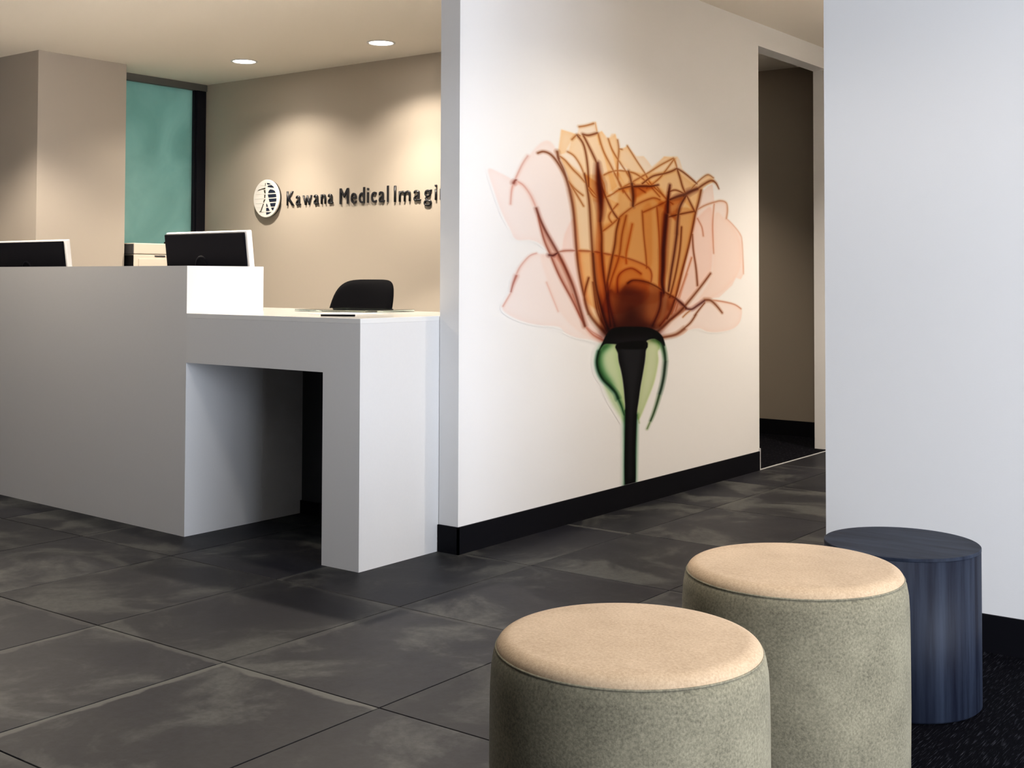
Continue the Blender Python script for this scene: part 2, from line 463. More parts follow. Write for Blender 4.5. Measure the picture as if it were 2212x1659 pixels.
# enclosing walls out of the picture, with the window front
boxes('wall_side', [(-10.0, -9.9, -2.6, 4.6, 0.0, CEIL)], M_DARKWALL, kind='structure')
boxes('wall_rear', [(-10.0, WX + 0.1, -2.7, -2.6, 0.0, CEIL)], M_DARKWALL, kind='structure')
boxes('wall_window', [(WX, WX + 0.1, -2.6, YE, 0.0, 0.12), (WX, WX + 0.1, -2.6, YE, 2.52, CEIL),
                      (WX, WX + 0.1, -2.6, 0.0, 0.12, 2.52), (WX, WX + 0.1, 3.45, YE, 0.12, 2.52)], M_WALL, kind='structure')
boxes('window_2', [(WX + 0.02, WX + 0.08, y - 0.03, y + 0.03, 0.12, 2.52) for y in (1.15, 2.3)], M_FRAME, kind='structure')
for nm, loc, sx, sy, rot in (('window_portal', (WX + 0.05, 1.725, 1.32), 2.40, 3.45, (0, math.radians(90), 0)),):
    l = bpy.data.lights.new(nm, 'AREA'); l.shape = 'RECTANGLE'; l.size = sx; l.size_y = sy
    l.cycles.is_portal = True
    o = bpy.data.objects.new(nm, l); o.location = loc; o.rotation_euler = rot; COL.objects.link(o)

# ------------------------------------------------------------------ downlights
def beam(parent, watts, cone, blend, col):
    l = bpy.data.lights.new('downlight_beam', 'SPOT')
    l.energy = watts; l.color = col; l.spot_size = math.radians(cone); l.spot_blend = blend; l.shadow_soft_size = 0.035
    o = bpy.data.objects.new('downlight_beam', l); o.parent = parent; o.location = (0, 0, -0.05)
    COL.objects.link(o)

def downlight(x, y, watts, cone, blend, inner, col, label):
    d = empty('downlight', (x, y, CEIL))
    tag(d, label, 'downlight', 'recessed ceiling downlights')
    lathe('trim_ring', [(0.090, 0.0), (0.090, -0.005), (0.082, -0.007), (0.075, -0.004), (0.074, 0.0)], M_TRIM, d, 40)
    lathe('lens', [(0.075, -0.003), (0.04, -0.0045), (0.0, -0.005)], M_LAMP, d, 40)
    beam(d, watts, cone, blend, col)
    if inner: beam(d, inner, 96, 1.0, col)
    return d
for a in DOWNLIGHTS:
    downlight(*a)

# ------------------------------------------------------------------ reception counter
ctr = empty('reception_counter', (-4.235, 3.31, 0))
tag(ctr, 'white block reception counter with a tall part and a low desk over a knee space', 'counter')
BEV = 0.0025
prism('upper_counter', [(0, 0), (0, 0.425), (-4.2, 0.60), (-4.2, 0.185)], 0.0, 1.147, M_COUNTER, ctr)
prism('desk_top', [(0.0005, 0.0), (1.022, 0.0), (1.022, 0.89), (-0.75, 0.89), (-0.75, 0.465), (0.0005, 0.426)], 0.925, 0.945, M_DESKTOP, ctr, 0.001, 1)
boxes('apron', [(0.0, 0.825, 0.0, 0.10, 0.735, 0.925)], M_COUNTER, ctr)
boxes('leg', [(0.825, 1.022, 0.0, 0.885, 0.0, 0.925)], M_COUNTER, ctr)
boxes('side_panel', [(-0.04, 0.0, 0.4265, 0.885, 0.0, 0.9245)], M_COUNTER, ctr, 0.0015)
boxes('back_panel', [(0.0005, 0.8245, 0.67, 0.70, 0.0, 0.9245)], M_GREYP, ctr, 0.0015)
boxes('plinth', [(0.0005, 0.8245, 0.66, 0.669, 0.0, 0.06)], M_BASE, ctr)
prism('staff_worktop', [(-0.76, 0.46), (-4.1, 0.60), (-4.1, 1.15), (-0.76, 1.0)], 0.72, 0.745, M_DESKTOP, ctr, BEV)
for lx in (-0.85, -2.4, -3.95):
    boxes('worktop_support', [(lx - 0.02, lx + 0.02, 0.66, 0.98, 0.0, 0.72)], M_COUNTER, ctr, 0.0015)
cab = tube('cable', smooth_path([(0.50, 0.50, 0.735), (0.60, 0.56, 0.69), (0.72, 0.60, 0.655), (0.80, 0.62, 0.65), (0.823, 0.62, 0.66)], 6), 0.006, M_CABLE, ctr)
cab['label'] = 'loose cable sagging under the desk'

# glass sheet on the low desk; a dark sliver stands in for a reflection
gl = boxes('glass_sheet', [(-0.22, 0.22, -0.16, 0.16, 0.0, 0.010)], M_GLASS, bevel=0.0015, loc=(-3.90, 3.98, 0.9455))
tag(gl, 'thin clear glass sheet lying on the low desk in front of the black chair', 'glass sheet')
pp = boxes('paper_sheet', [(-0.105, 0.105, -0.148, 0.148, 0.0, 0.0012)], M_PAPER, loc=(-3.68, 3.72, 0.9455), rot=(0, 0, 0.2))
tag(pp, 'sheet of white paper lying on the low desk beside the glass sheet', 'paper')
reflection_sliver = tube('reflection_sliver', [(-0.07, 0, 0), (0.055, 0, 0), (0.068, 0, 0)], 0.0045, M_BLACK, loc=(-3.44, 3.42, 0.950))
reflection_sliver.rotation_euler = (0, 0, 0.5)
tag(reflection_sliver, 'thin dark sliver, standing in for a desk-top reflection, lying near the front corner of the low desk', 'reflection_sliver')

# ------------------------------------------------------------------ monitors
def monitor(loc, rz, label, w=0.61, h=0.375, top=0.576):
    r = empty('computer_monitor', loc, rz)
    tag(r, label, 'monitor', 'monitors behind the reception counter')
    tilt = math.radians(7)
    head = boxes('screen_frame', [(-w / 2, w / 2, -0.012, 0.02, -h, 0.0)], M_SILVER, r, 0.008, 3, loc=(0, 0, top), rot=(tilt, 0, 0))
    boxes('back_shell', [(-w / 2 + 0.004, w / 2 - 0.012, -0.026, -0.0121, -h + 0.01, -0.008)], M_SCREENBACK, head, 0.006, 3)
    boxes('screen', [(-w / 2 + 0.015, w / 2 - 0.015, 0.0201, 0.0215, -h + 0.02, -0.015)], M_SCREENBACK, head)
    lathe('stand_hub', [(0.0, -0.012), (0.05, -0.012), (0.05, 0.0), (0.036, 0.004), (0.03, -0.003), (0.0, -0.003)], M_SCREENBACK, head, 40, loc=(-0.03, -0.026, -0.165), rot=(math.radians(90), 0, 0))
    boxes('stand_neck', [(-0.035, 0.035, -0.05, -0.03, 0.01, 0.36)], M_BLACK, r, 0.004)
    boxes('stand_base', [(-0.12, 0.12, -0.10, 0.09, 0.0, 0.012)], M_SILVER, r, 0.004)
    return r
monitor((-4.765, 3.84, 0.745), 0.0, 'black-backed computer monitor with silver rim at the step of the counter')
monitor((-6.475, 3.95, 0.745), 0.0, 'black-backed computer monitor cut off by the left picture edge', 0.72, 0.375, 0.562)

# ------------------------------------------------------------------ copier
cp = empty('office_copier', (-7.365, 5.17, 0))
tag(cp, 'cream office copier with dark side standing before the green glass', 'copier')
boxes('cabinet', [(-0.150, 0.150, 0.012, 0.60, 0.0, 1.255)], M_CREAM, cp, 0.004)
boxes('scanner_lid', [(-0.150, 0.152, 0.012, 0.60, 1.258, 1.335)], M_CREAM, cp, 0.008, 3)
boxes('side_panel', [(-0.145, 0.148, 0.0, 0.0115, 0.0, 1.25)], M_BLACK, cp, 0.002)
boxes('side_panel', [(-0.145, 0.148, 0.0, 0.0115, 1.258, 1.328)], M_GREYP, cp, 0.002)
boxes('paper_slot', [(0.1502, 0.153, 0.185, 0.275, 1.240, 1.250)], M_GREYP, cp)
boxes('drawer', [(0.1502, 0.156, 0.05, 0.55, 0.95, 1.225)], M_CREAM, cp, 0.002)
boxes('control_panel', [(0.02, 0.20, 0.36, 0.56, 1.336, 1.352)], M_BLACK, cp, 0.004)

# ------------------------------------------------------------------ office chair
ch = empty('office_chair', (-4.63, 4.62, 0), math.radians(8))
tag(ch, 'black office chair whose rounded backrest shows above the low desk', 'chair')
bm = bmesh.new()
NU, NV = 24, 20
W, HB = 0.222, 0.56
def back_pt(u, v, side):
    # u,v in [-1,1]; superellipse outline, wider towards the seat, dished across
    a = 1.0 / max(1e-6, (abs(u) ** 5 + abs(v) ** 5) ** (1 / 5)) * max(abs(u), abs(v)) if (u or v) else 0
    x = u * a; z = v * a
    wid = W * (1.0 - 0.10 * (z + 1) / 2)
    edge = max(abs(u), abs(v))
    t = 0.035 * math.sqrt(max(0.0, 1 - edge ** 4)) + 0.004
    return (x * wid, 0.06 * (1 - (x) ** 2) + side * t + 0.10 * (z + 1), z * HB / 2)
for side in (-1, 1):
    g = [[bm.verts.new(back_pt(-1 + 2 * i / NU, -1 + 2 * j / NV, side)) for i in range(NU + 1)] for j in range(NV + 1)]
    for j in range(NV):
        for i in range(NU):
            bm.faces.new((g[j][i], g[j][i + 1], g[j + 1][i + 1], g[j + 1][i]))
    if side < 0: gf = g
    else:
        ring = [(0, i) for i in range(NU)] + [(j, NU) for j in range(NV)] + [(NV, i) for i in range(NU, 0, -1)] + [(j, 0) for j in range(NV, 0, -1)]
        for (a, b), (c, d) in zip(ring, ring[1:] + ring[:1]):
            bm.faces.new((gf[a][b], gf[c][d], g[c][d], g[a][b]))
link('backrest', from_bm('backrest', bm), M_FABRIC, ch, (0, 0.03, 0.808), smooth=True)
boxes('seat', [(-0.24, 0.24, -0.46, 0.02, 0.43, 0.51)], M_FABRIC, ch, 0.03, 4)
tube('back_bar', smooth_path([(0, -0.1, 0.41), (0, 0.10, 0.42), (0, 0.17, 0.52), (0, 0.19, 0.70)], 6), 0.018, M_BLACK, ch)
tube('gas_post', [(0, -0.21, 0.07), (0, -0.21, 0.25), (0, -0.21, 0.43)], 0.025, M_BLACK, ch)
for k in range(5):
    a = 2 * math.pi * k / 5 + 0.3
    tip = (0.29 * math.cos(a), -0.21 + 0.29 * math.sin(a))
    arm = tube('base_arm', [(0, -0.21, 0.10), (tip[0] * 0.5, -0.21 + (tip[1] + 0.21) * 0.5, 0.09), (tip[0], tip[1], 0.07)], 0.016, M_BLACK, ch)
    lathe('castor', [(0.0, -0.012), (0.026, -0.012), (0.028, 0.0), (0.026, 0.012), (0.0, 0.012)], M_BLACK, arm, 20, loc=(tip[0], tip[1], 0.0285), rot=(math.radians(90), 0, a))

# ------------------------------------------------------------------ wall sign: emblem and letters
em = empty('wall_emblem', (-6.845, YL, 1.677))
tag(em, 'round white emblem with navy half figure, left of the sign lettering', 'emblem')
RAD = 0.140
lathe('disc', [(0.0, 0.030), (RAD - 0.003, 0.030), (RAD, 0.027), (RAD, 0.020), (0.0, 0.020)], M_EMBLEM, em, 72, smooth=False, rot=(math.radians(90), 0, 0))
lathe('backing', [(0.0, 0.0199), (RAD - 0.006, 0.0199), (RAD - 0.006, 0.0), (0.0, 0.0)], M_EMBSIDE, em, 72, smooth=False, rot=(math.radians(90), 0, 0))
def emblem_piece(name, pts, mt, thick=0.0015):
    q = [((x - 560) / 370 * RAD, (800 - y) / 567 * RAD) for x, y in pts]
    area = sum(a[0] * b[1] - b[0] * a[1] for a, b in zip(q, q[1:] + q[:1]))
    if area < 0: q = q[::-1]
    n = len(q)
    v = [(x, -0.0301, z) for x, z in q] + [(x, -0.0301 - thick, z) for x, z in q]
    f = [tuple(range(n))[::-1], tuple(range(n, 2 * n))] + [(i, (i + 1) % n, n + (i + 1) % n, n + i) for i in range(n)]
    me = mesh(name, v, f)
    b2 = bmesh.new(); b2.from_mesh(me); bmesh.ops.recalc_face_normals(b2, faces=b2.faces); b2.to_mesh(me); b2.free()
    return link(name, me, mt, em)
for pts in ([(575, 335), (640, 345), (695, 380), (600, 385)], [(600, 455), (620, 415), (710, 405), (760, 450), (785, 490), (690, 475)],
            [(620, 640), (640, 570), (680, 535), (740, 545), (800, 580), (830, 640)], [(612, 680), (840, 680), (855, 770), (630, 775)],
            [(637, 812), (858, 808), (850, 900), (662, 908)], [(675, 945), (840, 940), (815, 1045), (700, 1045)],
            [(708, 1080), (800, 1075), (765, 1150), (735, 1145)], [(572, 950), (590, 960), (618, 1045), (568, 1045)],
            [(568, 1080), (625, 1078), (668, 1165), (568, 1175)], [(565, 1210), (710, 1210), (650, 1255), (575, 1280)]):
    emblem_piece('navy_segment', pts, M_NAVY)
for pts in ([(310, 560), (350, 525), (450, 495), (540, 470), (535, 520), (430, 525), (345, 545)], [(490, 545), (540, 545), (545, 650), (515, 640)],
            [(510, 680), (545, 680), (535, 780), (510, 780)], [(500, 830), (545, 820), (500, 920), (480, 915)],
            [(480, 945), (500, 950), (430, 1170), (425, 1195), (365, 1190), (405, 1160)],
            [(530, 350), (548, 330), (545, 400), (530, 440)]):
    emblem_piece('figure_shade', pts, M_OLIVE)
for y, xa, xb in ((405, 385, 530), (660, 260, 500), (800, 235, 505), (935, 270, 470), (1060, 280, 440), (1195, 430, 560)):
    emblem_piece('globe_line', [(xa, y - 5), (xb, y - 5), (xb, y + 5), (xa, y + 5)], M_FAINT, 0.0008)

def glyph_mesh(ch_, weight):
    cu = bpy.data.curves.new('glyph', 'FONT')
    cu.body = ch_; cu.size = 1.0; cu.offset = weight; cu.resolution_u = 4
    o = bpy.data.objects.new('glyph', cu); COL.objects.link(o)
    bpy.context.view_layer.update()
    dg = bpy.context.evaluated_depsgraph_get()
    me = bpy.data.meshes.new_from_object(o.evaluated_get(dg))
    bpy.data.objects.remove(o); bpy.data.curves.remove(cu)
    return me
sg = empty('sign_lettering', (-6.647, YL, 1.618))
tag(sg, 'raised dark sign letters reading Kawana Medical Imaging on the beige wall', 'lettering')
def word(txt, x0, x1, cap, weight, dz):
    ms = []
    for c in txt:
        me = glyph_mesh(c, weight)
        co = np.empty(len(me.vertices) * 3); me.vertices.foreach_get('co', co); co = co.reshape(-1, 3)
        ms.append((me, co))
    gap = 0.19
    total = sum(co[:, 0].max() - co[:, 0].min() for _, co in ms) + gap * (len(ms) - 1)
    sx = (x1 - x0) / total
    capu = ms[0][1][:, 1].max() - ms[0][1][:, 1].min()
    sz = cap / capu
    x = x0
    for (me, co) in ms:
        w = co[:, 0].max() - co[:, 0].min()
        v = np.zeros_like(co)
        v[:, 0] = (co[:, 0] - co[:, 0].min()) * sx + x
        v[:, 2] = co[:, 1] * sz + dz
        x += (w + gap) * sx
        b = bmesh.new(); b.from_mesh(me)
        for vv, p in zip(b.verts, v): vv.co = p
        r = bmesh.ops.extrude_face_region(b, geom=list(b.faces))
        for e in r['geom']:
            if isinstance(e, bmesh.types.BMVert): e.co.y = -0.011
        bmesh.ops.recalc_face_normals(b, faces=b.faces)
        b.to_mesh(me); b.free(); me.materials.clear()
        link('letter', me, M_LETTER, sg)
LX = -6.647
word('Kawana', 0.0, -6.176 - LX, 0.104, -0.005, 0.0)
word('Medical', -6.107 - LX, -5.645 - LX, 0.110, 0.0, -0.006)
word('Imaging', -5.592 - LX, -5.03 - LX, 0.110, -0.005, -0.010)

# ------------------------------------------------------------------ printed flower mural
# drawing of the flower in wall millimetres: (colour, softness, rounded, outline) and (colour, width, width, path)
FILLS = [
    ((238,216,209),1.2,1,[(3947,1548),(4040,1537),(4131,1513),(4188,1500),(4241,1463),(4289,1402),(4355,1303),(4455,1206),(4535,1119),(4512,1145),(4422,1190),(4322,1245),(4247,1262),(4143,1262),(4097,1307),(4041,1372),(3991,1455)]),
    ((238,216,209),1.5,1,[(4103,1412),(4111,1474),(4131,1518),(4183,1584),(4246,1639),(4310,1686),(4364,1705),(4406,1699),(4442,1668),(4511,1576),(4569,1488),(4605,1331),(4629,1133),(4701,946),(4629,1001),(4512,1145),(4388,1279),(4289,1402),(4236,1469),(4183,1497),(4137,1488),(4113,1455)]),
    ((238,216,209),1.5,1,[(4489,1249),(4512,1308),(4581,1370),(4629,1266),(4665,1100),(4738,932),(4653,961),(4559,1074),(4489,1165)]),
    ((238,216,209),1.2,1,[(4467,1206),(4388,1201),(4290,1207),(4237,1193),(4174,1149),(4133,1099),(4113,1044),(4048,978),(4083,947),(4175,917),(4302,895),(4456,882),(4513,853),(4606,828),(4702,816),(4800,799),(4840,821),(4763,864),(4689,933),(4606,1034),(4535,1132)]),
    ((241,226,220),2,1,[(4323,1201),(4378,1074),(4422,1003),(4467,951),(4559,884),(4702,826),(4825,822),(4689,920),(4571,1041),(4478,1190)]),
    ((236,208,197),1.2,0,[(5793,1559),(5858,1594),(5916,1613),(5924,1566),(5937,1516),(6008,1526),(6069,1521),(6089,1487),(6077,1431),(6164,1394),(6244,1348),(6267,1307),(6274,1226),(6290,1160),(6281,1119),(6252,1095),(6189,1103),(6145,1062),(5989,996),(5823,986),(5633,939),(5510,893),(5363,838),(5421,991),(5541,1102),(5665,1292),(5728,1447)]),
    ((236,208,197),2,1,[(5696,1400),(5760,1433),(5891,1486),(5924,1377),(5915,1251),(5889,1126),(5759,1048),(5571,936),(5465,887),(5511,1019),(5618,1170),(5665,1292)]),
    ((240,224,216),2,1,[(5937,1441),(6059,1430),(6182,1370),(6253,1282),(6234,1143),(6058,1039),(5889,993),(5759,987),(5906,1133)]),
    ((236,208,197),1.2,1,[(5334,832),(5480,879),(5617,939),(5823,986),(5989,980),(6162,957),(6251,930),(6263,899),(6232,851),(6143,819),(5988,808),(5855,814),(5758,835),(5648,829),(5586,808),(5480,800),(5377,800)]),
    ((206,166,150),1.2,1,[(4289,1402),(4322,1359),(4388,1279),(4455,1209),(4512,1145),(4547,1100),(4582,1021),(4677,874),(4624,921),(4571,995),(4467,1100),(4399,1196),(4344,1271),(4306,1352)]),
    ((238,212,182),1.0,0,[(4448,1656),(4456,1676),(4476,1766),(4557,1761),(4604,1755),(4621,1794),(4699,1812),(4745,1829),(4758,1797),(4776,1779),(4811,1792),(4842,1775),(4867,1759),(4897,1787),(4932,1790),(4951,1761),(4958,1725),(4990,1721),(5039,1741),(5077,1723),(5124,1698),(5193,1704),(5235,1682),(5271,1658),(5349,1695),(5393,1719),(5459,1720),(5494,1715),(5532,1730),(5557,1711),(5583,1668),(5666,1635),(5729,1609),(5793,1636),(5862,1658),(5908,1648),(5958,1620),(5987,1594),(5933,1622),(5858,1602),(5793,1570),(5728,1447),(5665,1292),(5602,1170),(5526,1019),(5466,916),(5348,846),(4856,831),(4775,877),(4707,933),(4668,1000),(4627,1113),(4603,1232),(4591,1331),(4575,1409),(4558,1487),(4523,1570),(4465,1644)]),
    ((224,194,152),2.0,0,[(4465,1644),(4523,1570),(4558,1487),(4575,1409),(4591,1331),(4603,1232),(4627,1113),(4668,1000),(4707,933),(4775,877),(4856,831),(5348,846),(5466,916),(5526,1019),(5602,1170),(5665,1292),(5728,1447),(5793,1570),(5666,1612),(5512,1662),(5207,1618),(5057,1619),(4951,1607),(4786,1582),(4652,1579)]),
    ((224,194,152),1.5,0,[(4664,1580),(4700,1496),(4725,1335),(4737,1201),(4762,1033),(4862,861),(5363,860),(5511,1019),(5633,1215),(5728,1447),(5603,1533),(5437,1508),(5292,1562),(5084,1546),(4964,1525),(4900,1486),(4774,1547)]),
    ((224,194,152),2.0,1,[(4799,1317),(4951,1385),(5111,1448),(5277,1500),(5407,1477),(5437,1419),(5407,1285),(5378,1028),(5320,883),(4862,875),(4787,1066)]),
    ((224,194,152),2.5,1,[(4964,1511),(5097,1547),(5320,1564),(5422,1493),(5422,1286),(5363,992),(4952,997),(4875,1066),(4900,1204),(4951,1378)]),
    ((190,120,75),3,1,[(4767,1594),(4798,1590),(4830,1503),(4815,1407),(4815,1270),(4868,1032),(4900,874),(4850,862),(4787,999),(4752,1201),(4771,1405)]),
    ((150,85,55),2,1,[(5415,1507),(5455,1569),(5437,1434),(5414,1286),(5399,1035),(5367,1021),(5363,1211),(5381,1395)]),
    ((212,176,132),2,1,[(5437,1412),(5712,1454),(5649,1254),(5541,1027),(5436,932),(5421,1028)]),
    ((205,150,95),3,1,[(5327,1466),(5407,1477),(5400,1285),(5378,1035),(5341,1036),(5349,1284)]),
    ((224,194,152),3,1,[(4952,1371),(5030,1402),(5057,1277),(4991,1149),(4952,1031),(4875,1066),(4932,1218)]),
    ((224,194,152),3,1,[(5179,1437),(5263,1470),(5277,1282),(5270,1166),(5214,1166),(5200,1316)]),
    ((226,176,120),2,1,[(4605,1222),(4737,1225),(4952,1208),(5152,1176),(5249,1151),(5273,1116),(5249,1065),(5221,993),(4952,927),(4701,980),(4635,1120)]),
    ((212,176,132),3,1,[(4932,1025),(4949,1100),(5004,1135),(5084,1147),(5179,1115),(5214,1029)]),
    ((160,110,84),2,1,[(4875,1046),(4952,1028),(5044,1083),(5097,1090),(5221,1079),(5363,1035),(5541,989),(5629,943),(5510,900),(5377,852),(5320,847),(4862,841),(4799,931)]),
    ((140,100,88),7,1,[(4787,999),(4875,1066),(4952,1038),(5030,1059),(5124,1048),(5235,1036),(5363,1028),(5466,968),(5436,917),(5334,846),(4850,831),(4800,904)]),
    ((95,62,64),8,1,[(4952,1004),(4962,1038),(5017,1062),(5084,1056),(5152,1042),(5214,1022),(5200,965),(5221,886),(5320,840),(4850,828),(4894,915)]),
    ((85,55,58),9,1,[(4862,854),(4991,899),(5071,967),(5152,895),(5305,862),(5363,824),(5334,803),(4825,811)]),
    ((236,212,176),1.2,0,[(4454,1669),(4476,1766),(4604,1755),(4569,1732),(4522,1682),(4511,1661),(4476,1652)]),
    ((236,212,176),1.2,0,[(4580,1740),(4651,1757),(4773,1775),(4823,1708),(4951,1538),(4824,1475),(4700,1509),(4664,1580),(4604,1642),(4534,1670),(4557,1724)]),
    ((236,212,176),1.2,0,[(4776,1779),(4811,1792),(4867,1753),(4951,1670),(4951,1614),(5057,1516),(4900,1507),(4823,1694)]),
    ((236,212,176),1.2,0,[(4867,1760),(4932,1790),(4958,1726),(4958,1622),(5057,1619),(5097,1490),(4951,1594)]),
    ((236,212,176),1.2,0,[(4958,1713),(5037,1740),(5207,1618),(5320,1561),(5097,1547),(5057,1622),(4964,1657)]),
    ((236,212,176),1.2,0,[(4824,1475),(5221,1612),(5393,1719),(5527,1730),(5512,1662),(5437,1635),(5221,1554),(4964,1518),(4874,1485)]),
    ((236,212,176),1.2,0,[(5221,1569),(5437,1635),(5527,1667),(5588,1653),(5729,1609),(5619,1541),(5437,1501),(5320,1561)]),
    ((236,212,176),1.2,0,[(5437,1501),(5619,1537),(5858,1656),(5908,1648),(5975,1597),(5933,1626),(5809,1591),(5728,1447),(5588,1501),(5452,1465)]),
    ((236,212,176),1.2,0,[(4664,1580),(4774,1547),(4849,1484),(4964,1455),(4951,1385),(4824,1318),(4799,1447),(4737,1457)]),
    ((236,212,176),1.2,0,[(5084,1546),(5292,1562),(5221,1591),(5437,1508),(5422,1434),(5277,1500),(5097,1455)]),
    ((190,120,60),2.5,0,[(5091,1543),(5221,1558),(5313,1560),(5221,1526),(5124,1492),(5097,1462)]),
    ((180,115,65),2,0,[(5422,1493),(5603,1525),(5542,1469),(5511,1393),(5429,1434)]),
    ((170,110,70),2,0,[(4767,1642),(4798,1597),(4830,1503),(4817,1407),(4786,1473),(4761,1560)]),
]
